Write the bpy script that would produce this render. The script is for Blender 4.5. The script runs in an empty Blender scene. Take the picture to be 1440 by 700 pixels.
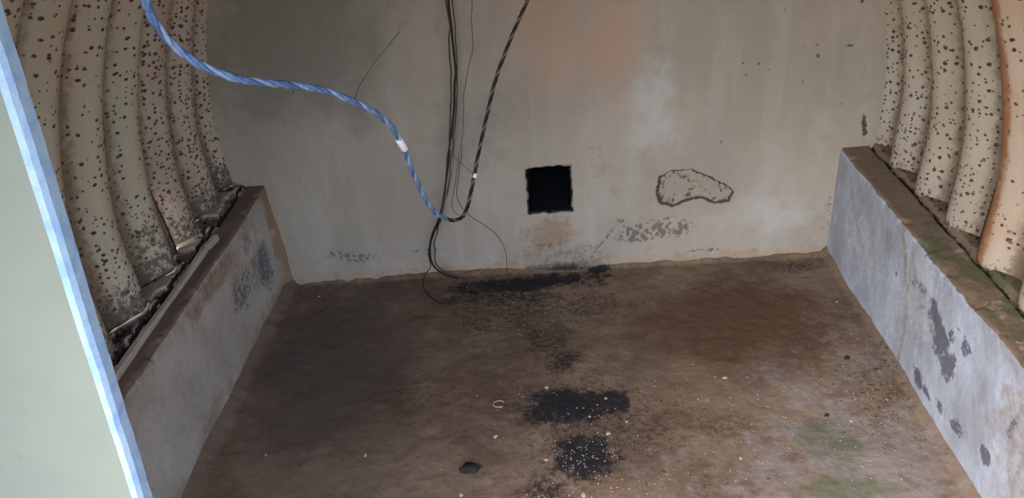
import bpy, math, random
import numpy as np
from mathutils import Vector, Matrix

# ------------------------------------------------------------------ camera
S = bpy.context.scene
C = S.collection
F_PX = 1154.47
CAM = np.array([0.0373, -2.6192, 1.5826])
YAW, PITCH, ROLL = -0.0692, 0.5155, -0.0909
def cam_axes():
    cy, sy, cp, sp = math.cos(YAW), math.sin(YAW), math.cos(PITCH), math.sin(PITCH)
    cr, sr = math.cos(ROLL), math.sin(ROLL)
    fwd = np.array([sy*cp, cy*cp, -sp]); rt = np.array([cy, -sy, 0.0]); up = np.cross(rt, fwd)
    return cr*rt + sr*up, -sr*rt + cr*up, fwd
RT, UP, FW = cam_axes()
cd = bpy.data.cameras.new('camera'); cam = bpy.data.objects.new('camera', cd); C.objects.link(cam)
cd.sensor_width = 36; cd.lens = F_PX/1440*36; cd.clip_start = 0.02
m = Matrix.Identity(4)
for i in range(3):
    m[i][0], m[i][1], m[i][2], m[i][3] = RT[i], UP[i], -FW[i], CAM[i]
cam.matrix_world = m
S.camera = cam

# ------------------------------------------------------------------ light
w = bpy.data.worlds.new('sky'); S.world = w; w.use_nodes = True
nt = w.node_tree; bgn = nt.nodes['Background']
sky = nt.nodes.new('ShaderNodeTexSky'); sky.sky_type = 'NISHITA'
sky.sun_disc = False; sky.sun_elevation = math.radians(48); sky.sun_rotation = math.radians(215)
sky.dust_density = 2.0; sky.air_density = 1.0; sky.ozone_density = 1.0
nt.links.new(sky.outputs[0], bgn.inputs[0]); bgn.inputs[1].default_value = 0.30
S.view_settings.view_transform = 'Standard'; S.view_settings.look = 'None'
S.view_settings.gamma = 1; S.view_settings.use_curve_mapping = False
S.view_settings.exposure = 1.75

# ------------------------------------------------------------------ helpers
rng = np.random.default_rng(7); random.seed(7)
def ray(px, py):
    d = FW + RT*(px-720)/F_PX + UP*(350-py)/F_PX
    return d
def on(axis, val, px, py):                     # point of a world plane seen at a spot of the photo
    d = ray(px, py); t = (val-CAM[axis])/d[axis]; return CAM + t*d
def dep(px, py, z): return CAM + z*ray(px, py)
def lin(c):
    c = np.array(c, float)/255; return tuple(np.where(c <= .04045, c/12.92, ((c+.055)/1.055)**2.4)) + (1.0,)
def ss(a, b, x):
    t = np.clip((x-a)/(b-a), 0, 1); return t*t*(3-2*t)
_tab = rng.random((256, 256))
def vn(x, y):
    xi = np.floor(x).astype(int); yi = np.floor(y).astype(int); fx = x-xi; fy = y-yi
    fx = fx*fx*(3-2*fx); fy = fy*fy*(3-2*fy)
    a = _tab[xi % 256, yi % 256]; b = _tab[(xi+1) % 256, yi % 256]; c = _tab[xi % 256, (yi+1) % 256]; d = _tab[(xi+1) % 256, (yi+1) % 256]
    return (a*(1-fx)+b*fx)*(1-fy) + (c*(1-fx)+d*fx)*fy
def fbm(x, y, sc, o=4, seed=0):
    r = 0; a = .5; t = 0
    for i in range(o):
        r = r + a*vn(x*sc+17.3*(i+seed)+300, y*sc+9.1*(i+2*seed)+300); t += a; a *= .5; sc *= 2.03
    return r/t
def blob(x, y, c, r, ang=0, soft=.5, wob=.35, sc=25, seed=0):
    ca, sa = math.cos(ang), math.sin(ang); dx = x-c[0]; dy = y-c[1]
    u = (dx*ca+dy*sa)/r[0]; v = (-dx*sa+dy*ca)/r[1]
    d = np.sqrt(u*u+v*v) + (fbm(x, y, sc, 4, seed)-.5)*2*wob
    return 1-ss(1-soft, 1+soft*.6, d)
def polysd(x, y, poly):                        # signed distance, negative inside
    P = np.array(poly); n = len(P); d = np.full(x.shape, 1e9); ins = np.zeros(x.shape, bool)
    for i in range(n):
        a = P[i]; b = P[(i+1) % n]; e = b-a
        t = np.clip(((x-a[0])*e[0]+(y-a[1])*e[1])/(e@e), 0, 1)
        d = np.minimum(d, np.hypot(x-a[0]-t*e[0], y-a[1]-t*e[1]))
        c = ((a[1] > y) != (b[1] > y)) & (x < (b[0]-a[0])*(y-a[1])/((b[1]-a[1]) or 1e-9)+a[0]); ins ^= c
    return np.where(ins, -d, d)
def linesd(x, y, pts):
    d = np.full(x.shape, 1e9)
    for a, b in zip(pts[:-1], pts[1:]):
        a = np.array(a); e = np.array(b)-a
        t = np.clip(((x-a[0])*e[0]+(y-a[1])*e[1])/(e@e), 0, 1)
        d = np.minimum(d, np.hypot(x-a[0]-t*e[0], y-a[1]-t*e[1]))
    return d

def mesh_obj(name, verts, faces, mat, parent=None, smooth=True):
    me = bpy.data.meshes.new(name); me.from_pydata([tuple(v) for v in verts], [], [tuple(f) for f in faces]); me.update()
    if smooth: me.polygons.foreach_set('use_smooth', [True]*len(me.polygons))
    if mat: me.materials.append(mat)
    o = bpy.data.objects.new(name, me); C.objects.link(o)
    if parent: o.parent = parent
    return o
def grid_obj(name, X, Y, Z, mat, attrs=None, keep=None, flip=False, parent=None, uv=None):
    n, k = X.shape; idx = np.arange(n*k).reshape(n, k)
    q = np.stack([idx[:-1, :-1], idx[1:, :-1], idx[1:, 1:], idx[:-1, 1:]], -1).reshape(-1, 4)
    if flip: q = q[:, ::-1]
    if keep is not None: q = q[keep.reshape(-1)]
    me = bpy.data.meshes.new(name); me.vertices.add(n*k)
    me.vertices.foreach_set('co', np.stack([X, Y, Z], -1).astype(np.float32).ravel())
    me.loops.add(q.size); me.loops.foreach_set('vertex_index', q.astype(np.int32).ravel())
    me.polygons.add(len(q)); me.polygons.foreach_set('loop_start', np.arange(0, q.size, 4, dtype=np.int32))
    me.update(calc_edges=True)
    me.polygons.foreach_set('use_smooth', np.ones(len(q), bool))
    for a, v in (attrs or {}).items():
        at = me.attributes.new(a, 'FLOAT', 'POINT'); at.data.foreach_set('value', np.broadcast_to(v, (n, k)).astype(np.float32).ravel())
    if uv is not None:
        l = me.uv_layers.new(name='sheet_uv'); U = np.stack(uv, -1).reshape(-1, 2)[q.ravel()]
        l.data.foreach_set('uv', U.astype(np.float32).ravel())
    me.materials.append(mat)
    o = bpy.data.objects.new(name, me); C.objects.link(o)
    if parent: o.parent = parent
    return o
def empty(name, loc=(0, 0, 0)):
    o = bpy.data.objects.new(name, None); C.objects.link(o); o.location = loc; o.empty_display_size = .05; return o
def tag(o, label=None, cat=None, group=None, kind=None):
    if label: o['label'] = label
    if cat: o['category'] = cat
    if group: o['group'] = group
    if kind: o['kind'] = kind
    return o
def solid(o, t, off=-1):
    md = o.modifiers.new('solid', 'SOLIDIFY'); md.thickness = t; md.offset = off; return o

def catmull(P, n=10):
    P = [np.array(p, float) for p in P]; Q = [2*P[0]-P[1]] + P + [2*P[-1]-P[-2]]; out = []
    for i in range(1, len(Q)-2):
        for t in np.linspace(0, 1, n, endpoint=False):
            a, b, c, d = Q[i-1:i+3]
            out.append(.5*((2*b)+(c-a)*t+(2*a-5*b+4*c-d)*t*t+(-a+3*b-3*c+d)*t**3))
    out.append(P[-1]); return np.array(out)
def resample(P, step):
    s = np.r_[0, np.cumsum(np.linalg.norm(np.diff(P, axis=0), axis=1))]; n = max(3, int(s[-1]/step))
    t = np.linspace(0, s[-1], n); return np.stack([np.interp(t, s, P[:, i]) for i in range(3)], 1), t
def frames(P):
    T = np.gradient(P, axis=0); T /= np.linalg.norm(T, axis=1)[:, None]
    N = np.zeros_like(T); v = np.cross(T[0], [0, 0, 1.]); 
    if np.linalg.norm(v) < .1: v = np.cross(T[0], [1., 0, 0])
    N[0] = v/np.linalg.norm(v)
    for i in range(1, len(P)):
        v = N[i-1]-T[i]*(N[i-1]@T[i]); N[i] = v/np.linalg.norm(v)
    return T, N, np.cross(T, N)
def tube_vf(P, r, n=6, base=0):
    T, N, B = frames(P); r = np.broadcast_to(r, (len(P),)); V = []; F = []
    for i in range(len(P)):
        for k in range(n):
            a = 2*math.pi*k/n; V.append(P[i]+r[i]*(math.cos(a)*N[i]+math.sin(a)*B[i]))
    for i in range(len(P)-1):
        for k in range(n):
            F.append((base+i*n+k, base+i*n+(k+1) % n, base+(i+1)*n+(k+1) % n, base+(i+1)*n+k))
    F.append(tuple(base+k for k in range(n))[::-1]); F.append(tuple(base+(len(P)-1)*n+k for k in range(n)))
    return V, F
def tube(name, pts, r, mat, parent=None, n=6, step=.008, wob=0.0, seed=0):
    P, s = resample(catmull(pts), step)
    if wob:
        g = np.random.default_rng(seed)
        for ax in range(3): P[:, ax] += wob*(np.interp(s, np.linspace(0, s[-1], max(4, int(s[-1]/.035))), g.standard_normal(max(4, int(s[-1]/.035)))))
    V, F = tube_vf(P, r, n); return mesh_obj(name, V, F, mat, parent)
def rope(name, pts, R, pitch, mats, parent, step=.006, phase=0):
    P, s = resample(catmull(pts), step); T, N, B = frames(P); k = len(mats); rs = R*.56
    for j, mt in enumerate(mats):
        a = 2*math.pi*s/pitch+2*math.pi*j/k+phase
        Q = P+(R-rs)*(np.cos(a)[:, None]*N+np.sin(a)[:, None]*B)
        V, F = tube_vf(Q, rs, 7); mesh_obj('strand', V, F, mt, parent)

# ------------------------------------------------------------------ materials
class NB:
    def __init__(s, name, rough=.85, metallic=0, spec=.3):
        s.m = bpy.data.materials.new(name); s.m.use_nodes = True; s.t = s.m.node_tree; s.b = s.t.nodes['Principled BSDF']
        s.b.inputs['Roughness'].default_value = rough; s.b.inputs['Metallic'].default_value = metallic
        s.b.inputs['Specular IOR Level'].default_value = spec
        s.co = s.t.nodes.new('ShaderNodeTexCoord').outputs['Object']
    def n(s, k, **kw):
        d = s.t.nodes.new(k)
        for a, v in kw.items(): setattr(d, a, v)
        return d
    def link(s, a, b):
        if hasattr(a, 'node'): s.t.links.new(a, b)
        else: b.default_value = a
    def mapped(s, sc=(1, 1, 1), src=None, loc=(0, 0, 0)):
        d = s.n('ShaderNodeMapping'); d.inputs['Scale'].default_value = sc; d.inputs['Location'].default_value = loc
        s.link(src or s.co, d.inputs[0]); return d.outputs[0]
    def noise(s, sc, det=5, rough=.6, vec=None, dist=0):
        d = s.n('ShaderNodeTexNoise'); d.inputs['Scale'].default_value = sc; d.inputs['Detail'].default_value = det
        d.inputs['Roughness'].default_value = rough; d.inputs['Distortion'].default_value = dist
        s.link(vec or s.co, d.inputs['Vector']); return d.outputs['Fac']
    def math(s, op, a, b=0.0, c=0.0):
        d = s.n('ShaderNodeMath', operation=op); s.link(a, d.inputs[0]); s.link(b, d.inputs[1]); s.link(c, d.inputs[2]); return d.outputs[0]
    def ramp(s, x, a, b, lo=0.0, hi=1.0):
        d = s.n('ShaderNodeMapRange', interpolation_type='SMOOTHSTEP'); s.link(x, d.inputs[0])
        for i, v in enumerate((a, b, lo, hi)): s.link(v, d.inputs[i+1])
        return d.outputs[0]
    def mix(s, f, a, b, mode='MIX'):
        d = s.n('ShaderNodeMix', data_type='RGBA', blend_type=mode); s.link(f, d.inputs[0]); s.link(a, d.inputs[6]); s.link(b, d.inputs[7]); return d.outputs[2]
    def attr(s, name): return s.n('ShaderNodeAttribute', attribute_name=name).outputs['Fac']
    def layer(s, col, name, c, sc=40, k=.5, a=.3, b=.7, top=1.0, det=6):      # a stain: mask broken up by noise
        nz = s.noise(sc, det, .65); n2 = s.noise(sc*3.1, 4, .7, s.mapped(loc=(1.7, 4.1, 2.3)))
        nz = s.math('ADD', s.math('MULTIPLY', s.math('SUBTRACT', nz, .5), 2.0*k), s.math('MULTIPLY', s.math('SUBTRACT', n2, .5), 1.3*k)); v = s.math('ADD', s.attr(name), nz)
        v = s.math('MULTIPLY', s.ramp(v, a, b), s.ramp(s.attr(name), .02, .3))
        return s.mix(s.math('MULTIPLY', v, top), col, c)
    def bump(s, h, st=.3, dist=.01):
        d = s.n('ShaderNodeBump'); d.inputs['Strength'].default_value = st; d.inputs['Distance'].default_value = dist
        s.link(h, d.inputs['Height']); s.link(d.outputs[0], s.b.inputs['Normal'])
    def done(s, col): s.link(col, s.b.inputs['Base Color']); return s.m

def plain(name, c, rough=.7, metallic=0, var=.15, sc=60, spec=.3):
    b = NB(name, rough, metallic, spec); c = lin(c); d = tuple(v*(1-var) for v in c[:3])+(1,); e = tuple(min(1, v*(1+var)) for v in c[:3])+(1,)
    return b.done(b.mix(b.ramp(b.noise(sc), .3, .7), d, e))

# painted render of the back wall
b = NB('wall_plaster', .9)
col = b.mix(b.ramp(b.noise(2.2, 3), .35, .65), lin((150, 140, 128)), lin((163, 152, 139)))
col = b.mix(b.math('MULTIPLY', b.ramp(b.noise(1.0, 5, .6, b.mapped((11, 1, 1.6))), .45, .7), .35), col, lin((172, 165, 158)))
col = b.mix(b.math('MULTIPLY', b.ramp(b.noise(9, 6, .7), .5, .75), .35), col, lin((128, 116, 104)))
col = b.layer(col, 'green', lin((122, 118, 108)), 7, .5, .25, .9, .75)
col = b.layer(col, 'pink', lin((172, 140, 120)), 6, .4, .2, 1.2, .75)
col = b.layer(col, 'pale', lin((176, 172, 168)), 8, .6, .3, .9, .7)
col = b.layer(col, 'brown', lin((136, 108, 84)), 18, .7, .3, .9, .75)
col = b.layer(col, 'tan', lin((160, 140, 118)), 30, .5, .3, .9, .6)
col = b.layer(col, 'patch', lin((152, 138, 124)), 70, .3, .3, .6, .8)
col = b.layer(col, 'chip', lin((104, 94, 86)), 80, 1.0, .4, .7, .9)
col = b.layer(col, 'pit', lin((66, 54, 46)), 90, .7, .42, .7, .9)
col = b.layer(col, 'soot', lin((38, 36, 38)), 40, .35, .08, .8, .97)
b.bump(b.math('ADD', b.math('MULTIPLY', b.noise(28, 6), 1.0), b.math('MULTIPLY', b.attr('chip'), -.5)), .35, .006)
M_wall = b.done(col)

# earth-stained concrete floor
b = NB('floor_concrete', .88)
col = b.mix(b.ramp(b.noise(3.2, 5), .35, .66), lin((102, 83, 66)), lin((132, 111, 90)))
col = b.mix(b.math('MULTIPLY', b.ramp(b.noise(16, 7, .75), .47, .72), .55), col, lin((138, 118, 101)))
col = b.mix(b.math('MULTIPLY', b.ramp(b.noise(11, 7, .8, b.mapped((1, 2.2, 1))), .5, .72), .5), col, lin((66, 50, 41)))
col = b.layer(col, 'dark', lin((92, 78, 71)), 5, .3, .2, .9, .85)
col = b.layer(col, 'umber', lin((90, 62, 42)), 7, .5, .2, .9, .8)
col = b.layer(col, 'tan', lin((142, 118, 98)), 10, .8, .2, 1.0, .7)
col = b.layer(col, 'dust_skylight', lin((144, 136, 132)), 12, 1.0, .2, 1.1, .75)  # lighter grey at right: dust with skylight painted into it
col = b.layer(col, 'moss', lin((92, 98, 72)), 14, .9, .3, 1.1, .8)
col = b.layer(col, 'rim', lin((124, 107, 92)), 40, .6, .3, 1.0, .6)
col = b.layer(col, 'speck', lin((52, 42, 38)), 75, 1.3, .75, .95, .85, 8)
col = b.layer(col, 'soot', lin((27, 27, 31)), 60, .7, .22, .85, .97, 8)
nz = b.noise(120, 4, .7); col = b.mix(b.math('MULTIPLY', b.ramp(nz, .62, .74), .35), col, lin((150, 132, 116)))
col = b.mix(b.math('MULTIPLY', b.ramp(b.noise(95, 4, .7, b.mapped(loc=(3, 2, 1))), .62, .7), .5), col, lin((50, 39, 33)))
b.bump(b.noise(60, 8, .7), .55, .006)
M_floor = b.done(col)

def plinth_mat(name, blue):
    b = NB(name, .85)
    c0, c1 = (lin((160, 164, 173)), lin((182, 189, 203))) if blue else (lin((166, 156, 145)), lin((184, 175, 165)))  # right plinth: bluish skylight mixed into the base colours
    col = b.mix(b.ramp(b.noise(5, 5), .35, .66), c0, c1)
    col = b.mix(b.math('MULTIPLY', b.ramp(b.noise(24, 7, .7), .52, .75), .3), col, lin((120, 110, 100)))
    col = b.layer(col, 'tan', lin((150, 132, 112)), 18, .8, .3, 1.0, .75)
    col = b.layer(col, 'rust', lin((136, 106, 80)), 22, .7, .3, 1.0, .8)
    col = b.layer(col, 'chip', lin((92, 92, 104)), 60, .9, .3, .62, .9)
    col = b.layer(col, 'pale', lin((196, 198, 200)), 30, .9, .4, .8, .7)
    col = b.layer(col, 'ledge', lin((130, 111, 91)) if blue else lin((118, 98, 84)), 22, .4, .3, .7, 1)
    col = b.layer(col, 'lump', lin((176, 166, 150)), 40, .9, .3, .7, .85)
    col = b.layer(col, 'moss', lin((92, 96, 70)), 22, 1.0, .35, .8, .85)
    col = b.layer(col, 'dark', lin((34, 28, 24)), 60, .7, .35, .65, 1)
    b.bump(b.noise(45, 8, .7), .5, .006)
    return b.done(col)
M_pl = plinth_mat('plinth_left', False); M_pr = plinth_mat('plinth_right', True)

def sheet_mat(name, ca, cb, dens):
    b = NB(name, .6, 0, .35)
    uv = b.n('ShaderNodeUVMap', uv_map='sheet_uv').outputs[0]
    col = b.mix(b.ramp(b.noise(4, 4, .6, b.mapped((1, 3, 1), uv)), .35, .66), lin(ca), lin(cb))
    col = b.mix(b.math('MULTIPLY', b.ramp(b.noise(2, 6, .7, b.mapped((3, 30, 1), uv)), .5, .8), .3), col, lin((128, 108, 88)))
    col = b.layer(col, 'groove_shade_rust', lin((104, 82, 64)), 25, .5, .35, 1.0, .75)  # shadow between the ribs and brownish rust, painted together
    def spots(col, sc, r0, r1, dn, c, off):
        v = b.n('ShaderNodeTexVoronoi', voronoi_dimensions='2D'); v.inputs['Scale'].default_value = sc
        wv = b.n('ShaderNodeVectorMath', operation='ADD'); nz = b.n('ShaderNodeTexNoise'); nz.inputs['Scale'].default_value = 90; b.link(uv, nz.inputs['Vector'])
        sb = b.n('ShaderNodeVectorMath', operation='MULTIPLY'); b.link(nz.outputs['Color'], sb.inputs[0]); sb.inputs[1].default_value = (.006, .006, 0)
        b.link(b.mapped((1, 1, 1), uv, off), wv.inputs[0]); b.link(sb.outputs[0], wv.inputs[1]); b.link(wv.outputs[0], v.inputs['Vector'])
        sp = b.n('ShaderNodeSeparateColor'); b.link(v.outputs['Color'], sp.inputs[0])
        rad = b.ramp(sp.outputs[0], 0, 1, r0, r1)
        m1 = b.ramp(b.math('SUBTRACT', v.outputs['Distance'], rad), -.08, .07, 1.0, 0.0)
        th = b.math('ADD', b.math('MULTIPLY', b.attr('pit'), dn), b.math('MULTIPLY', b.math('SUBTRACT', b.noise(7, 3, .6, uv), .5), .9))
        on_ = b.ramp(b.math('SUBTRACT', th, sp.outputs[1]), -.03, .03)
        f = b.math('MULTIPLY', m1, on_); return b.mix(f, col, c), f
    _, f0 = spots(col, 17, .10, .22, .14*dens, lin((128, 98, 74)), (.3, .7, 0))
    col, f1 = spots(col, 50, .10, .25, .55*dens, lin((70, 57, 46)), (0, 0, 0))
    col, f2 = spots(col, 75, .14, .30, .40*dens, lin((84, 68, 56)), (.13, .27, 0))
    col = b.layer(col, 'rust', lin((152, 100, 60)), 30, .6, .25, .88, .88)
    col = b.layer(col, 'grime', lin((88, 80, 70)), 45, 1.1, .4, .75, .85)
    col = b.layer(col, 'dark', lin((44, 40, 38)), 50, .8, .35, .65, .95)
    h = b.math('SUBTRACT', b.noise(35, 5), b.math('MULTIPLY', b.math('MAXIMUM', f1, f2), .8)); b.bump(h, .35, .004)
    return b.done(col)
M_shl = sheet_mat('corrugated_left', (178, 158, 143), (188, 172, 156), 1.25)
M_shl2 = sheet_mat('corrugated_left_near', (188, 172, 150), (186, 180, 160), .95)
M_shr = sheet_mat('corrugated_right', (166, 154, 138), (174, 166, 151), 1.1)
M_shr2 = sheet_mat('corrugated_right_near', (180, 156, 136), (184, 168, 150), .5)

M_blue = plain('blue_strand', (100, 128, 172), .45, 0, .3, 90, .5)  # three blue tones for the left length of the cable
M_blue2 = plain('pale_blue_strand', (134, 156, 190), .45, 0, .25, 90, .5)
M_blue3 = plain('slate_blue_strand', (84, 108, 150), .5, 0, .3, 90, .5)
M_black = plain('black_insulation', (34, 31, 30), .55, 0, .3)
M_brownblk = plain('faded_insulation', (70, 60, 54), .7, 0, .3)
M_greyw = plain('grey_insulation', (104, 96, 90), .7, 0, .25)
M_palew = plain('pale_insulation', (150, 128, 118), .7, 0, .25)
M_tape = plain('white_tape', (225, 226, 228), .5, 0, .05)
M_flake = plain('plaster_flake', (166, 154, 140), .9, 0, .2)
M_char = plain('charred_matter', (42, 41, 38), .95, 0, .3, 90)
M_duct = plain('duct_darkness', (12, 12, 16), .95, 0, .3, 30)  # shade inside the vent hole painted as near-black
b = NB('door_paint', .5, 0, .4)
col = b.mix(b.ramp(b.noise(3.5, 4), .35, .66), lin((134, 141, 129)), lin((144, 148, 134)))
col = b.mix(b.math('MULTIPLY', b.ramp(b.noise(60, 5, .7, b.mapped((1, 1, .3))), .66, .74), .4), col, lin((116, 118, 108)))
b.bump(b.noise(18, 5), .12, .004); M_door = b.done(col)
b = NB('door_edge_skylight', .45, 0, .5)  # skylight on the edge is painted in as a brighter, bluer colour
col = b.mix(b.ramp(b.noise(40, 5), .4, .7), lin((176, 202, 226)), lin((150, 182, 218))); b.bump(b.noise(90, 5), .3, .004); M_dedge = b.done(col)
b = NB('steel_strip_paint', .7)
col = b.mix(b.ramp(b.noise(12, 5), .35, .66), lin((176, 164, 146)), lin((196, 184, 166)))
col = b.mix(b.ramp(b.noise(50, 5, .7), .62, .7), col, lin((80, 62, 50))); b.bump(b.noise(60, 5), .3, .004); M_strip = b.done(col)

# ------------------------------------------------------------------ back wall
def W(px, py): p = on(1, 0, px, py); return (p[0], p[2])
xs = np.r_[np.arange(-1.32, -1.16, .02), np.arange(-1.16, 1.16, .004), np.arange(1.16, 1.321, .02)]
xs = np.unique(np.round(np.r_[xs, -.070, .082], 4))
zs = np.unique(np.round(np.r_[np.arange(-.04, 1.12, .004), np.arange(1.12, 1.97, .03), .235, .408], 4))
X, Z = np.meshgrid(xs, zs, indexing='ij')
y = (fbm(X, Z, 3, 4)-.5)*.022 + (fbm(X, Z, 22, 4, 3)-.5)*.005
poly = [W(*q) for q in [(925, 274), (929, 252), (943, 242), (972, 240), (998, 250), (1018, 260), (1031, 271), (1024, 284), (1006, 286), (987, 279), (966, 282), (946, 291), (931, 288)]]
sd = polysd(X, Z, poly) + (fbm(X, Z, 60, 3, 9)-.5)*.012
patch = 1-ss(-.002, .003, sd)
y = y + patch*.007*(.5+fbm(X, Z, 40, 3, 4)) - .003*np.exp(-((sd-.006)/.004)**2)
below = ss(-.25, .5, -(Z-.355)/.05 + .3) ; leftish = np.exp(-((X-poly[0][0])/.03)**2)
pit = np.exp(-(sd/(.005+.004*leftish))**2)*np.clip(.5+.6*np.maximum(below, leftish), 0, 1.0)
pit = np.maximum(pit, patch*.55*ss(.52, .66, fbm(X, Z, 55, 3, 12)))
for (px, py, rx, ry) in [(1050, 107, .018, .008), (1083, 100, .007, .009), (1142, 48, .005, .005), (1152, 64, .010, .008), (1151, 79, .012, .012), (1134, 65, .005, .005),
                         (1197, 65, .030, .007), (1130, 115, .005, .018), (1046, 90, .005, .006), (1068, 90, .006, .010), (1015, 201, .005, .010), (1105, 14, .008, .010),
                         (1215, 3, .010, .02), (541, 93, .001, .001), (411, 130, .003, .012), (820, 118, .004, .005), (852, 112, .008, .008), (1186, 145, .01, .01)]:
    pit = np.maximum(pit, .72*blob(X, Z, W(px, py), (rx*.8, ry*.75), 0, .8, .6, 90))
pit = np.maximum(pit, .9*blob(X, Z, (1.072, .49), (.010, .045), .15, .5, .6, 70))
chip = np.zeros_like(X)
fl = fbm(X, Z, 85, 4, 21)
for (px, py, rx, ry, k) in [(900, 328, .11, .045, 1.3), (945, 320, .09, .045, 1.3), (872, 312, .02, .012, 1), (500, 362, .11, .026, 1.0), (470, 358, .05, .02, 1), (600, 352, .08, .01, .9), (995, 352, .1, .01, .85), (1185, 340, .06, .05, .75),
                             (1165, 300, .03, .08, .75), (770, 345, .09, .01, .9)]:
    chip = np.maximum(chip, blob(X, Z, W(px, py), (rx, ry), 0, .6, .3, 30)*ss(.36, .56, fl)*k*.72)
chip = np.maximum(chip, .75*np.exp(-(linesd(X, Z, [W(818, 378), W(838, 352), W(852, 335), W(864, 320)])/.0055)**2)*ss(.35, .5, fl))
pale_w = np.maximum(.7*blob(X, Z, W(1080, 300), (.26, .12), 0, .95, .3, 8), .8*blob(X, Z, W(920, 150), (.12, .25), 0, .7, .4, 8))
pink = np.maximum(blob(X, Z, W(770, 40), (.17, .26), 0, .8, .4, 6), blob(X, Z, W(860, 60), (.16, .22), 0, .8, .4, 6))
green = np.maximum(blob(X, Z, W(420, 60), (.35, .35), 0, .8, .3, 5), .5*blob(X, Z, W(660, 180), (.25, .3), 0, .8, .3, 5))
brown = np.maximum(.85*blob(X, Z, W(775, 332), (.15, .12), 0, .95, .4, 14), .5*blob(X, Z, W(845, 235), (.07, .17), 0, .95, .4, 14))
brown = np.maximum(brown, .7*ss(.08, .0, Z-.0)*1.0)
tan = np.maximum(ss(.05, .015, Z+(fbm(X, Z, 20, 3)-.5)*.04), ss(-.93, -.985, X+(fbm(X, Z, 14, 3, 5)-.5)*.06)*ss(.46, .36, Z))
soot = .95*blob(X, Z, W(775, 386), (.23, .062), .05, .95, .35, 18, 3)
soot = np.maximum(soot, .75*blob(X, Z, W(845, 379), (.045, .03), 0, .6, .3, 18, 4))
soot = np.maximum(soot, .32*blob(X, Z, W(790, 365), (.26, .085), 0, .9, .4, 14, 5))
y = y + .0025*chip + .006*pit - .02*ss(.03, -.01, Z)
hx0, hx1, hz0, hz1 = -.070, .082, .235, .408
edge = (X > hx0-.03) & (X < hx1+.03) & (Z > hz0-.03) & (Z < hz1+.03)
hd = np.maximum(np.maximum(hx0-X, X-hx1), np.maximum(hz0-Z, Z-hz1)); fade = np.exp(-(hd/.008)**2)
XX = X + fade*(fbm(Z, X, 45, 3, 31)-.5)*.016; ZZ = Z + fade*(fbm(X, Z, 45, 3, 33)-.5)*.014
y = y + .006*np.exp(-(np.clip(hd, 0, 1)/.005)**2)
soot = np.maximum(soot, .7*np.exp(-(np.clip(hd, 0, 1)/.006)**2))
xc = (xs[:-1]+xs[1:])/2; zc = (zs[:-1]+zs[1:])/2
inside = ((xc[:, None] > hx0) & (xc[:, None] < hx1) & (zc[None] > hz0) & (zc[None] < hz1))
wb = grid_obj('wall_back', XX, y, ZZ, M_wall, dict(patch=patch, pit=pit, chip=chip, pale=pale_w, pink=pink, green=green, brown=brown, tan=tan, soot=soot), ~inside)
wb.data.materials.append(M_duct); solid(wb, .10, -1).modifiers[0].material_offset_rim = 1; tag(wb, 'grey-buff plastered end wall with a square black vent hole', kind='structure')
# duct behind the hole, its inner darkness painted near-black, five faces
a0, a1, c0, c1 = hx0-.001, hx1+.001, hz0+.003, hz1+.002
DV = [(a0, .012, c0), (a1, .012, c0), (a1, .012, c1), (a0, .012, c1), (a0, .5, c0), (a1, .5, c0), (a1, .5, c1), (a0, .5, c1)]
duct = mesh_obj('vent_duct', DV, [(0, 1, 5, 4), (1, 2, 6, 5), (2, 3, 7, 6), (3, 0, 4, 7), (4, 5, 6, 7)], M_duct, wb, False); solid(duct, .006, 0)
duct['label'] = 'square vent duct with its darkness painted near-black'

# ------------------------------------------------------------------ floor
def G(px, py): p = on(2, 0, px, py); return (p[0], p[1])
xs = np.r_[-2.6, -2.0, -1.5, np.arange(-1.10, 1.10, .0045), 1.5, 2.0, 2.6]
ys = np.r_[-4.2, -3.6, np.arange(-3.2, -1.35, .05), np.arange(-1.35, .061, .0045)]
X, Y = np.meshgrid(xs, ys, indexing='ij')
z = (fbm(X, Y, 3, 3, 40)-.5)*.012 + (fbm(X, Y, 28, 4, 41)-.5)*.005
wob = (fbm(X, Y, 9, 4, 44)-.5)
near = ss(-1.35, -1.2, Y)
z = z + .030*ss(-.955+.03*0, -1.015, X+wob*.02) + .018*ss(.975, 1.01, X+wob*.015) + .014*ss(-.03, .0, Y)
spots = [(805, 571, .150, .085, 0, 1.0), (850, 566, .09, .06, 0, .9), (770, 577, .09, .06, 0, .8), (820, 641, .10, .088, 0, 1.0), (765, 686, .07, .06, 0, .6), (661, 658, .03, .022, 0, .85),
         (745, 400, .30, .060, .1, .95), (660, 405, .09, .055, .1, .7), (840, 378, .06, .04, 0, .9), (795, 507, .07, .08, 0, .62), (770, 480, .09, .14, 0, .50), (700, 440, .22, .14, 0, .46), (710, 418, .26, .07, 0, .62), (820, 430, .2, .12, 0, .42), (805, 575, .24, .16, 0, .50), (870, 600, .2, .12, 0, .42), (810, 645, .14, .12, 0, .5), (1010, 600, .12, .06, 0, .36), (600, 560, .2, .12, 0, .3), (690, 670, .1, .05, 0, .3)]
soot = np.zeros_like(X)
for i, (px, py, rx, ry, a, k) in enumerate(spots):
    soot = np.maximum(soot, k*blob(X, Y, G(px, py), (rx*1.12, ry*1.12), a, .8, .4, 30, i))
soot = np.maximum(soot, .55*blob(X, Y, G(1120, 375), (.13, .05), 0, .8, .3, 18, 30)); soot = np.maximum(soot, .28*ss(-.10, -.02, Y))  # also darker in the back right corner and along the wall foot
speck = np.maximum(.55*blob(X, Y, G(720, 440), (.28, .25), 0, .9, .3, 8), .62*blob(X, Y, G(1230, 540), (.24, .40), -.2, .9, .4, 8))
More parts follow.
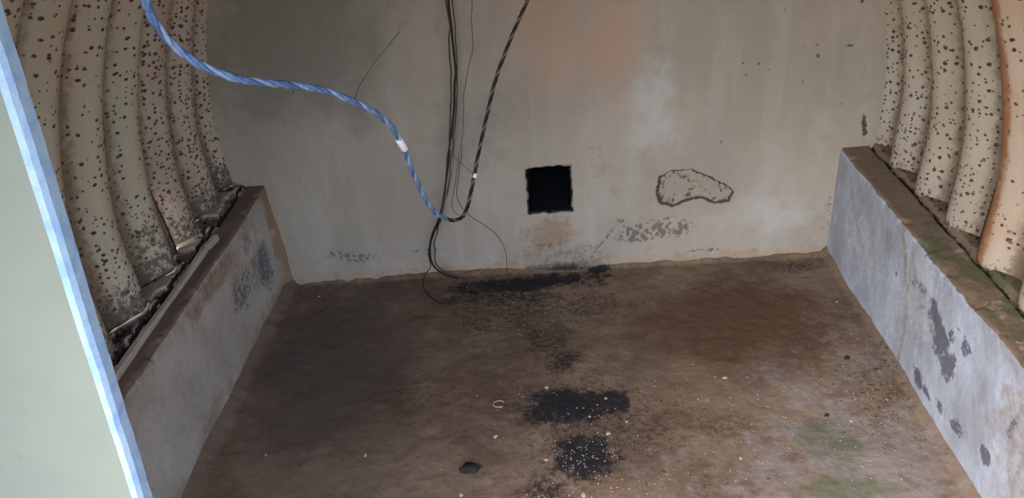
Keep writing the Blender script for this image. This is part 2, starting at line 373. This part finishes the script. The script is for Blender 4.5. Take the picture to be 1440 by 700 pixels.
speck = np.maximum(speck, .55*blob(X, Y, G(900, 580), (.45, .3), 0, .9, .3, 8)); speck = np.maximum(speck, .5*blob(X, Y, G(960, 670), (.5, .2), 0, .9, .3, 8)); speck = np.maximum(speck, .35)
dark = blob(X, Y, G(470, 500), (.34, .55), 0, .9, .3, 5)
umber = np.maximum(.95*blob(X, Y, G(1040, 450), (.38, .30), 0, .9, .3, 6), .6*blob(X, Y, G(930, 590), (.22, .09), 0, .9, .4, 12))
umber = np.maximum(umber, .45*blob(X, Y, G(620, 560), (.3, .3), 0, .9, .4, 7))
tan = np.maximum(.8*blob(X, Y, G(520, 670), (.38, .18), 0, .9, .4, 7), .55*blob(X, Y, G(850, 505), (.16, .13), 0, .9, .4, 10)); tan = np.maximum(tan, .35*blob(X, Y, G(580, 480), (.3, .12), .3, .9, .4, 7))
dust_skylight = np.maximum(.95*blob(X, Y, G(1200, 650), (.33, .42), 0, .95, .35, 6), .5*blob(X, Y, G(1200, 500), (.13, .3), 0, .95, .35, 6)); dust_skylight = np.maximum(dust_skylight, .4*blob(X, Y, G(980, 660), (.25, .2), 0, .9, .4, 7))
moss = np.maximum(.85*blob(X, Y, G(1175, 620), (.16, .10), 0, .9, .4, 10), .95*blob(X, Y, G(1185, 690), (.18, .06), 0, .9, .4, 10))
rim = np.maximum(ss(-.945, -.99, X+wob*.05), ss(.965, .995, X+wob*.03)); rim = np.maximum(rim, .9*ss(-.018, .0, Y))
z = z + .004*np.clip(soot, 0, 1)*(fbm(X, Y, 60, 3, 50)-.2)
fl_o = grid_obj('floor', X, Y, z, M_floor, dict(soot=soot, speck=speck, dark=dark, umber=umber, tan=tan, dust_skylight=dust_skylight, moss=moss, rim=rim))
solid(fl_o, .10, -1); tag(fl_o, 'brown earth-stained concrete floor with black scorch marks', kind='structure')

# ------------------------------------------------------------------ plinth walls carrying the sheets
def plinth(side):
    h = .409 if side < 0 else .420
    prof = [];                                    # (outward distance from the inner face, height, arclength)
    for t in np.arange(-.04, h-.010, .005): prof.append((0, t))
    for a in np.linspace(0, math.pi/2, 6)[1:]: prof.append((.012*(1-math.cos(a)), h-.012+.012*math.sin(a)))
    for t in np.arange(.018, .22, .004): prof.append((t, h))
    for t in (.25, .3, .36): prof.append((t, h))
    prof = np.array(prof); ys = np.r_[np.arange(-2.35, -1.3, .02), np.arange(-1.3, .011, .005)]
    D, Y = np.meshgrid(prof[:, 0], ys, indexing='ij'); H, _ = np.meshgrid(prof[:, 1], ys, indexing='ij')
    top = ss(h-.012, h-.002, H); face = 1-top
    a = H+D
    bulge = (fbm(Y, a, 5, 4, 60+side)-.5)*.016 + (fbm(Y, a, 22, 3, 62+side)-.5)*.002
    edge = np.exp(-((a-h)/.02)**2)
    chipn = edge*ss(.48, .75, fbm(Y, a, 22, 4, 66+side))*.007
    D2 = D + (bulge*face) + chipn; H2 = H + bulge*top*.6 - chipn*top
    at = {}
    def B(y0, a0, ry, ra, **k): return blob(Y, a, (y0, a0), (ry, ra), **k)
    if side < 0:
        D2 -= .020*face*ss(-.06, .01, Y)*ss(.42, .1, H)                      # mortar fillet in the corner
        at['rust'] = np.maximum(ss(-.10, -.015, Y+(fbm(Y, a, 18, 3)-.5)*.05)*face, .8*B(-.55, .36, .3, .05, soft=.8, sc=14)*face)
        at['rust'] = np.maximum(at['rust'], .7*B(-.26, .28, .05, .16, soft=.8, sc=14)*face)
        at['tan'] = np.maximum(.85*ss(.11, .02, H+(fbm(Y, a, 9, 3)-.5)*.12)*face, .6*ss(.30, .40, H)*face)
        at['chip'] = np.maximum(.62*B(-.17, .18, .08, .11, soft=.7), .50*B(-.4, .22, .14, .08, soft=.8))
        at['pale'] = .6*B(-.22, .30, .15, .08, soft=.8)
        at['ledge'] = ss(h-.02, h+.002, a)
        back = ss(.060, .068, D)
        # mortar lumps between the bases of the corrugations
        cr = .5+.5*np.cos((Y+.07+.1025)/.205*2*math.pi)
        lump = back*ss(.52, .62, fbm(Y, D, 18, 4, 70)+.10*(1-cr)) ; H2 += lump*.016*top + back*top*.006
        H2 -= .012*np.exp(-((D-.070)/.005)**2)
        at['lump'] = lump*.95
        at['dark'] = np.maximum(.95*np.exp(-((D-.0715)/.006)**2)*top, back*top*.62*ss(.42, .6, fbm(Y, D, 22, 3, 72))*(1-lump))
        at['moss'] = 0*D
    else:
        at['rust'] = .5*ss(.35, .42, H)*face*0 + .75*ss(.030, .005, H+(fbm(Y, a, 20, 3)-.5)*.02)*face
        crack = linesd(Y, a, [(-.55, .42), (-.60, .36), (-.625, .28), (-.65, .2), (-.665, .12), (-.66, .02)])
        at['tan'] = np.maximum(.9*np.exp(-(crack/.014)**2), .75*B(-1.28, .28, .16, .3, soft=.8))
        at['chip'] = 0*D
        for (yy, aa, ry, ra, k) in [(-.67, .315, .04, .035, .95), (-.74, .30, .045, .04, .9), (-.80, .30, .04, .03, .9), (-.83, .26, .05, .05, 1), (-.88, .245, .045, .05, 1), (-.93, .215, .04, .045, .8), (-.98, .30, .03, .035, .6), (-.92, .29, .02, .02, .6),
                                    (-.80, .07, .04, .03, .8), (-.86, .065, .03, .02, .85), (-.93, .075, .03, .02, .7), (-1.02, .085, .035, .025, .6), (-1.16, .126, .03, .025, .95), (-.565, .258, .008, .014, .9), (-1.22, .26, .02, .04, .5)]:
            at['chip'] = np.maximum(at['chip'], k*B(yy, aa, ry, ra, soft=.7, wob=.45, sc=30, seed=int(-yy*20)))
        at['pale'] = np.maximum(.75*B(-.7, .28, .16, .2, soft=.8), .6*B(-.3, .2, .3, .15, soft=.9))
        at['ledge'] = ss(h-.012, h+.004, a+(fbm(Y, a, 26, 3)-.5)*.012)
        at['lump'] = .5*top*ss(.55, .65, fbm(Y, D, 26, 4, 74))*ss(-.5, -.7, Y)
        at['moss'] = top*ss(-.35, -.75, Y)*(.35+.65*ss(.4, .65, fbm(Y, D, 7, 3, 76)))
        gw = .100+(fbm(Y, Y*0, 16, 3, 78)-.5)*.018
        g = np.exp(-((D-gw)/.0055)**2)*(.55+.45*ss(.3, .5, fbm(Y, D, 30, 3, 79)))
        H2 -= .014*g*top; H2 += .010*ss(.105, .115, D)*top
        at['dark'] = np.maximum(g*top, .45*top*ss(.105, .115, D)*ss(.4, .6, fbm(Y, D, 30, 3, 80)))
    at = {k: np.clip(v, 0, 1) for k, v in at.items()}
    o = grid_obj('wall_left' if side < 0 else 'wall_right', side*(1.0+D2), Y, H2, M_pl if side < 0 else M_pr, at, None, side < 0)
    solid(o, .08, -1); return o
wl = tag(plinth(-1), 'low grey rendered plinth wall on the left with brown ledge', kind='structure')
wr = tag(plinth(1), 'low white plinth wall on the right, bluish skylight in its colour, with mossy ledge', kind='structure')

def strip(y0, y1, x0, x1, parent, t=.010, hgt=.022, z0=.402):
    n = 30; V = []; F = []
    for i in range(n+1):
        u = i/n; yy = y0+(y1-y0)*u; xx = x0+(x1-x0)*u+.0010*math.sin(yy*9); zz = z0+.003*math.sin(yy*11)
        for dx, dz in ((-t, 0), (t, 0), (t, hgt*.8), (t*.6, hgt), (-t*.6, hgt*1.02), (-t, hgt*.85)): V.append((xx+dx, yy, zz+dz))
    for i in range(n):
        for k in range(6): F.append((i*6+k, i*6+(k+1) % 6, (i+1)*6+(k+1) % 6, (i+1)*6+k))
    F += [tuple(range(6))[::-1], tuple(n*6+k for k in range(6))]
    return mesh_obj('steel_strip', V, F, M_strip, parent, False)
strip(-2.30, -.462, -1.052, -1.052, wl); strip(-.452, -.385, -1.050, -1.044, wl)

# ------------------------------------------------------------------ corrugated arch
ceil = tag(empty('ceiling', (0, 0, 0)), 'arched shelter lining of pitted corrugated steel sheets', kind='structure')
PER = .205
def sheet(side, y0, y1, mat, off, base, flare=0.0, rust_edge=0.0, name='corrugated_sheet'):
    ny = int(abs(y1-y0)/.0085)+2; yy = np.linspace(y0, y1, ny)
    th = np.r_[np.linspace(-.058, .7, 110), np.linspace(.72, math.pi/2, 30)]      # angle above the ellipse centre
    T, Y = np.meshgrid(th, yy, indexing='ij')
    ph = (Y+.07)/PER*math.pi; cor = np.abs(np.sin(ph))**1.7                      # 0 in the grooves, 1 on the crests
    a, bb = 1.180, 1.40
    s = T*1.28
    inn = off + .008 + .054*cor + .004*(fbm(s, Y, 4, 3, 90+side)-.5)
    x = a*np.cos(T); z = .50+bb*np.sin(T)
    z = np.maximum(z, 0)
    nx = np.cos(T)/a; nz = np.sin(T)/bb; nl = np.hypot(nx, nz); nx /= nl; nz /= nl
    e = np.exp(-np.abs(Y-y0)/.03)
    inn = inn + .014*ss(.72, .42, z) + flare*e*ss(.75, .45, z)
    x = x-inn*nx; z = z-inn*nz
    foot = ss(.53, .41, z); z = z + foot*.012*(fbm(Y, Y*0, 30, 3, 93)-.5)
    back = ss(-.75, -.1, Y)
    pit = np.clip(.55+.35*back + (.35*ss(.85, .45, z) if side < 0 else 0), 0, 1.3)
    rust = rust_edge*(1-ss(.108, .140, np.abs(Y-y0)+(fbm(s, Y, 12, 3, 96)-.5)*.03))*(.7+.5*fbm(s, Y, 9, 3, 95)) 
    rust = np.maximum(rust, .32*(1-cor)*ss(.45, .6, fbm(s, Y, 7, 3, 97)))
    grime = np.maximum(.75*ss(.60, .44, z) if side < 0 else .45*ss(.50, .42, z), .25*(1-cor))
    if side < 0:
        grime = np.maximum(grime, .6*blob(Y, s, (-.63, .04), (.05, .06), 0, .7, .4, 25))
        grime = np.maximum(grime, .7*blob(Y, s, (-.69, .75), (.05, .05), 0, .7, .4, 25))
    dark = np.zeros_like(Y)
    if flare: dark = .95*np.exp(-(np.abs(Y-y0)/.006)**2)*ss(1.0, .85, z)
    if side < 0 and y0 > -.1: dark = .95*ss(-.462, -.478, Y)*ss(1.0, .8, z) + .95*ss(-.44, -.47, Y)*ss(.62, .5, z)
    o = grid_obj(name, side*x, Y, z, mat, dict(pit=pit, rust=rust, grime=grime, dark=dark, groove_shade_rust=np.clip(1.1-1.7*cor, 0, 1)), None, side < 0, ceil, (s, Y+base))
    solid(o, .004, 1 if side > 0 else 1); return o
sheet(-1, .03, -.485, M_shl, .0, 0)
sheet(-1, -.478, -1.10, M_shl2, .006, 3, .022)
sheet(-1, -1.09, -1.72, M_shl2, .012, 6)
sheet(-1, -1.71, -2.35, M_shl2, .018, 7)
sheet(1, .03, -.690, M_shr, .0, 9)
sheet(1, -.682, -1.30, M_shr2, .006, 12, .004, .95)
sheet(1, -1.29, -1.90, M_shr2, .012, 15, 0, .9)
sheet(1, -1.89, -2.35, M_shr2, .018, 15, 0, .9)

# ------------------------------------------------------------------ door at the entrance
DY = -1.80
t0 = on(1, DY, 0, 26); t1 = on(1, DY, 208, 700)
door = tag(empty('door_1', (t1[0], DY, 0)), 'pale cream painted door leaf with bluish skylight tinted into its edge standing open at left', kind='structure')
sl = (t1[0]-t0[0])/(t1[2]-t0[2])
def ex(z): return t1[0]+sl*(z-t1[2])
zt, zb, TH = 1.72, .02, .028
n = 60; V = []; F = []
lx = on(1, DY, -70, 700)[0]
def local(v): return (v[0]-t1[0], v[1]-DY, v[2])
zz = np.linspace(zb, zt, n+1); wv = (fbm(zz, zz*0, 9, 3, 5)-.5)*.002
for i in range(n+1):
    for (x_, y_) in ((lx, -TH/2), (ex(zz[i])-.012+wv[i], -TH/2), (ex(zz[i])-.012+wv[i], TH/2), (lx, TH/2)): V.append(local((x_, DY+y_, zz[i])))
for i in range(n):
    for k in range(4): F.append((i*4+k, i*4+(k+1) % 4, (i+1)*4+(k+1) % 4, (i+1)*4+k))
F += [(3, 2, 1, 0), tuple(n*4+k for k in range(4))]
mesh_obj('door_panel', V, F, M_door, door, False)
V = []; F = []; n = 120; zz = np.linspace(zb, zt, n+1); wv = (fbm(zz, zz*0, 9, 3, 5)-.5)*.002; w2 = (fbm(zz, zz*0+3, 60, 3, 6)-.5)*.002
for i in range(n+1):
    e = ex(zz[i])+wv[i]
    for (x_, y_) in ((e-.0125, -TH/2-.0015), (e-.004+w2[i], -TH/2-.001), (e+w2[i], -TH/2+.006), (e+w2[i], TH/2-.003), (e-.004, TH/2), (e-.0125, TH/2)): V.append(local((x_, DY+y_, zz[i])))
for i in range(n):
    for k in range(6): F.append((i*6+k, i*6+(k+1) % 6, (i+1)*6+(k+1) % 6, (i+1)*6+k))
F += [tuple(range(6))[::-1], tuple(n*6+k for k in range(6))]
o = mesh_obj('edge_strip', V, F, M_dedge, door, False); o['label'] = 'door edge with bluish white skylight in its colour'

# ------------------------------------------------------------------ cables
cab = tag(empty('twisted_cable', dep(625, 308, 2.1)), 'twisted cable sagging across wall, blue on the left and dark beyond the loop', 'cable')
org = np.array(cab.location)
def loc_pts(P): return [np.array(p)-org for p in P]
bl = [np.array([-.62, -1.45, 1.66]), dep(196, -60, .97)] + [dep(*q) for q in [(205, 0, 1.0), (214, 25, 1.02), (240, 60, 1.05), (285, 93, 1.09), (340, 112, 1.14), (400, 119, 1.22), (450, 126, 1.3), (495, 142, 1.38),
      (530, 160, 1.46), (552, 180, 1.54), (568, 208, 1.62), (580, 240, 1.72), (596, 275, 1.85), (610, 297, 1.96), (625, 307, 2.05)]]
rope('blue', loc_pts(bl), .0062, .085, [M_blue, M_blue2, M_blue3], cab)
dk = [dep(*q) for q in [(625, 307, 2.05), (638, 310, 2.1), (650, 305, 2.13), (657, 292, 2.15), (664, 262, 2.17), (672, 220, 2.18), (684, 165, 2.19), (697, 112, 2.19), (712, 70, 2.18), (725, 38, 2.17), (744, -4, 2.15), (775, -75, 2.1)]] + [np.array([.16, -.75, 1.85])]
rope('dark', loc_pts(dk), .0056, .050, [M_black, M_black, M_greyw], cab, phase=1)
o = tube('tape', loc_pts([dep(561, 196, 1.585), dep(565, 203, 1.60), dep(569, 209, 1.62)]), .0078, M_tape, cab, 8, .003); o['label'] = 'white tape wrapped around the cable'
o = tube('tape', loc_pts([dep(667, 250, 2.172), dep(668.5, 244, 2.172)]), .0055, M_tape, cab, 8, .004)
tube('wire_end', loc_pts([dep(499, 140, 1.385), dep(505, 122, 1.39), dep(525, 90, 1.40), (dep(545, 65, 1.41)), dep(562, 44, 1.42)]), .0009, M_brownblk, cab, 4)

def hang(name, pts, r, mat, label, cat='cable', group=None, wob=0, seed=0, n=6):
    o = tube(name, pts, r, mat, None, n, .008, wob, seed); return tag(o, label, cat, group)
def wy(y, L): return [on(1, y, *q) for q in L]
up = lambda x, yy: np.array([x, yy, 1.86])
hang('hanging_cable', [up(-.28, -.12)] + wy(-.085, [(631, -40), (632, 0), (636, 50), (640, 100), (638, 150), (633, 205), (627, 260), (620, 300)]) + wy(-.06, [(608, 330), (604, 352), (609, 372), (626, 386)]) + wy(-.03, [(655, 393), (690, 396), (725, 397)]),
     .0040, M_black, 'thickest black cable hanging before the back wall and bending along its foot', wob=.0012, seed=1)
hang('hanging_cable', [up(-.30, -.14)] + wy(-.10, [(627, -40), (628, 0), (633, 60), (634, 110), (633, 160), (631, 210), (625, 265), (621, 300)]) + wy(-.07, [(614, 328), (611, 350), (614, 372), (640, 388)]) + wy(-.03, [(668, 396), (700, 399)]),
     .0026, M_brownblk, 'faded brown-black cable running just left of the thickest black cable', wob=.002, seed=2)
hang('hanging_cable', [up(-.27, -.10)] + wy(-.08, [(634, -40), (636, 0), (641, 60), (643, 110), (641, 160), (636, 215), (629, 270), (622, 300), (607, 338), (602, 356), (606, 374)]) + wy(-.05, [(598, 385)]) + [on(2, .006, *q) for q in [(595, 400), (603, 416), (625, 427), (662, 424)]],
     .0018, M_black, 'thin black cable ending in an open loop on the floor by the wall', wob=.0012, seed=3)
hang('thin_wire', [up(-.22, -.15)] + wy(-.10, [(661, -40), (663, 0), (664, 40), (665, 66), (659, 98), (653, 130), (651, 175), (647, 215), (641, 250), (636, 290), (645, 303)]),
     .0016, M_greyw, 'thin grey wire hanging between the black cable bundle and the dark twisted cable', 'wire', wob=.0015, seed=4, n=5)
hang('thin_wire', wy(-.10, [(640, 186), (632, 205), (641, 222), (655, 236), (667, 246)]), .0013, M_greyw, 'short grey wire crossing from the bundle to the white taped spot', 'wire', n=5)
hang('thin_wire', wy(-.09, [(650, 205), (646, 240), (642, 272), (648, 290), (660, 303), (680, 316), (698, 330), (710, 350), (713, 372), (713, 390)]) + [on(2, .006, 716, 400)],
     .0014, M_brownblk, 'thin dark wire bowing right from the cable loop down to the floor', 'wire', wob=.0008, seed=6, n=5)
hang('thin_wire', wy(-.09, [(639, 190), (637, 230), (632, 262), (626, 284), (622, 302)]), .0011, M_greyw, 'faint grey wire hanging between the cable bundle and grey wire', 'wire', n=5)
hang('thin_wire', wy(-.02, [(640, 391), (665, 386), (688, 376), (704, 373)]), .0010, M_palew, 'short pale brown wire end curling up at the foot of the wall', 'wire', n=5)

# ------------------------------------------------------------------ floor litter
def chip_vf(r, seed, flat=.35, n=6):
    g = np.random.default_rng(seed); V = []; 
    for zt_, sc in ((0, 1), (1, .75)):
        for k in range(n):
            a = 2*math.pi*k/n+g.uniform(-.3, .3); q = r*sc*g.uniform(.6, 1.15); V.append((q*math.cos(a), q*math.sin(a)*.75, zt_*r*flat*g.uniform(.7, 1.3)))
    F = [tuple(range(n))[::-1], tuple(n+k for k in range(n))]+[(k, (k+1) % n, n+(k+1) % n, n+k) for k in range(n)]
    return V, F
def floor_z(x, y_):
    x = np.array([x]); y_ = np.array([y_])
    return float(((fbm(x, y_, 3, 3, 40)-.5)*.012 + (fbm(x, y_, 28, 4, 41)-.5)*.005)[0])
protos = [chip_vf(1, s) for s in range(5)]; pm = []
for V, F in protos:
    me = bpy.data.meshes.new('plaster_flake'); me.from_pydata(V, [], F); me.materials.append(M_flake); pm.append(me)
FL = [(769, 546, .009, 'pale plaster flake at the upper left rim of the large scorch mark'), (829, 587, .006, 'small pale flake inside the lower right of the large scorch mark'),
      (852, 562, .006, 'small pale flake near the right end of the large scorch mark'), (697, 613, .010, 'largest pale flake left of the smaller scorch mark, below the curled shaving'),
      (855, 610, .009, 'pale flake at the upper right rim of the smaller scorch mark'), (768, 646, .007, 'pale flake at the left rim of the smaller scorch mark'),
      (1019, 533, .008, 'lone pale flake on bare brown floor right of the scorch marks'), (881, 594, .006, 'pale flake just below right of the large scorch mark'),
      (1041, 645, .007, 'pale flake on the grey dusty floor left of the green moss stain'), (1177, 426, .006, 'pale flake beside the right plinth near the back corner'),
      (449, 417, .006, 'tiny pale flake near the back left corner of the floor'), (514, 640, .007, 'pale flake on the tan floor left of the charred lump'),
      (374, 641, .006, 'pale flake close to the foot of the left plinth'), (648, 695, .010, 'large pale flake below the charred lump at the picture edge'),
      (820, 696, .010, 'large pale flake straight below the smaller scorch mark'), (1197, 592, .006, 'pale flake between the green moss stain and the right plinth')]
for i, (px, py, r, lb) in enumerate(FL):
    g = G(px, py); o = bpy.data.objects.new('plaster_flake', pm[i % 5]); C.objects.link(o)
    o.location = (g[0], g[1], floor_z(*g)+.001); o.rotation_euler = (random.uniform(-.15, .15), random.uniform(-.15, .15), random.uniform(0, 6.28)); o.scale = (r, r, r)
    tag(o, lb, 'flake', 'pale plaster flakes scattered on the floor')
V = []; F = []; g = np.random.default_rng(3); cl = [(822, 640, .075, .06, 130), (800, 575, .13, .08, 40), (1250, 560, .16, .28, 110), (1120, 600, .3, .2, 60), (900, 600, .6, .35, 90), (830, 690, .2, .03, 60), (720, 440, .2, .15, 40)]
for (px, py, rx, ry, n_) in cl:
    c = G(px, py)
    for k in range(n_):
        x_, y_ = c[0]+g.normal()*rx*.6, c[1]+g.normal()*ry*.6
        if not (-.96 < x_ < .96 and -1.3 < y_ < -.04): continue
        v, f = protos[k % 5]; r = g.uniform(.0012, .0032); a = g.uniform(0, 6.28); b0 = len(V); zz_ = floor_z(x_, y_)+.0008
        for p in v: V.append((x_+r*(p[0]*math.cos(a)-p[1]*math.sin(a)), y_+r*(p[0]*math.sin(a)+p[1]*math.cos(a)), zz_+r*p[2]))
        F += [tuple(b0+i for i in q) for q in f]
o = mesh_obj('plaster_crumbs', V, F, M_flake, None, False); tag(o, 'fine pale plaster crumbs strewn over the floor and scorch marks', 'crumbs', kind='stuff')
def lump(name, px, py, r, label, cat, mat, flat=.5, seed=5):
    import bmesh
    bm = bmesh.new(); bmesh.ops.create_icosphere(bm, subdivisions=3, radius=1)
    for v in bm.verts:
        k = 1+.5*(float(fbm(np.array([v.co.x*1.3+v.co.z]), np.array([v.co.y*1.3-v.co.z]), 1.7, 3, seed)[0])-.5)*2
        v.co = Vector((v.co.x*r*k, v.co.y*r*k*.8, max(v.co.z, -.5)*r*flat*k))
    me = bpy.data.meshes.new(name); bm.to_mesh(me); bm.free(); me.materials.append(mat)
    me.polygons.foreach_set('use_smooth', [True]*len(me.polygons))
    c = G(px, py); o = bpy.data.objects.new(name, me); C.objects.link(o); o.location = (c[0], c[1], floor_z(*c)+.5*r*flat*.6); return tag(o, label, cat)
lump('charred_lump', 661, 658, .026, 'dark greenish charred lump lying left of the small scorch mark', 'lump', M_char, .4)
lump('pebble', 1191, 505, .009, 'small black pebble near the right plinth wall', 'pebble', M_char, .7, 8)
lump('pebble', 1163, 584, .007, 'smaller dark pebble on the grey dusty floor at right', 'pebble', M_char, .7, 9)
c = G(703, 571); P = [(c[0]+.014*math.cos(a)*(1+.1*a), c[1]+.016*math.sin(a), .006+.001*a) for a in np.linspace(.6, 5.2, 14)]
tag(tube('curled_shaving', P, .0018, M_flake, None, 5, .004), 'pale curled shaving on the floor left of the large scorch mark', 'shaving')
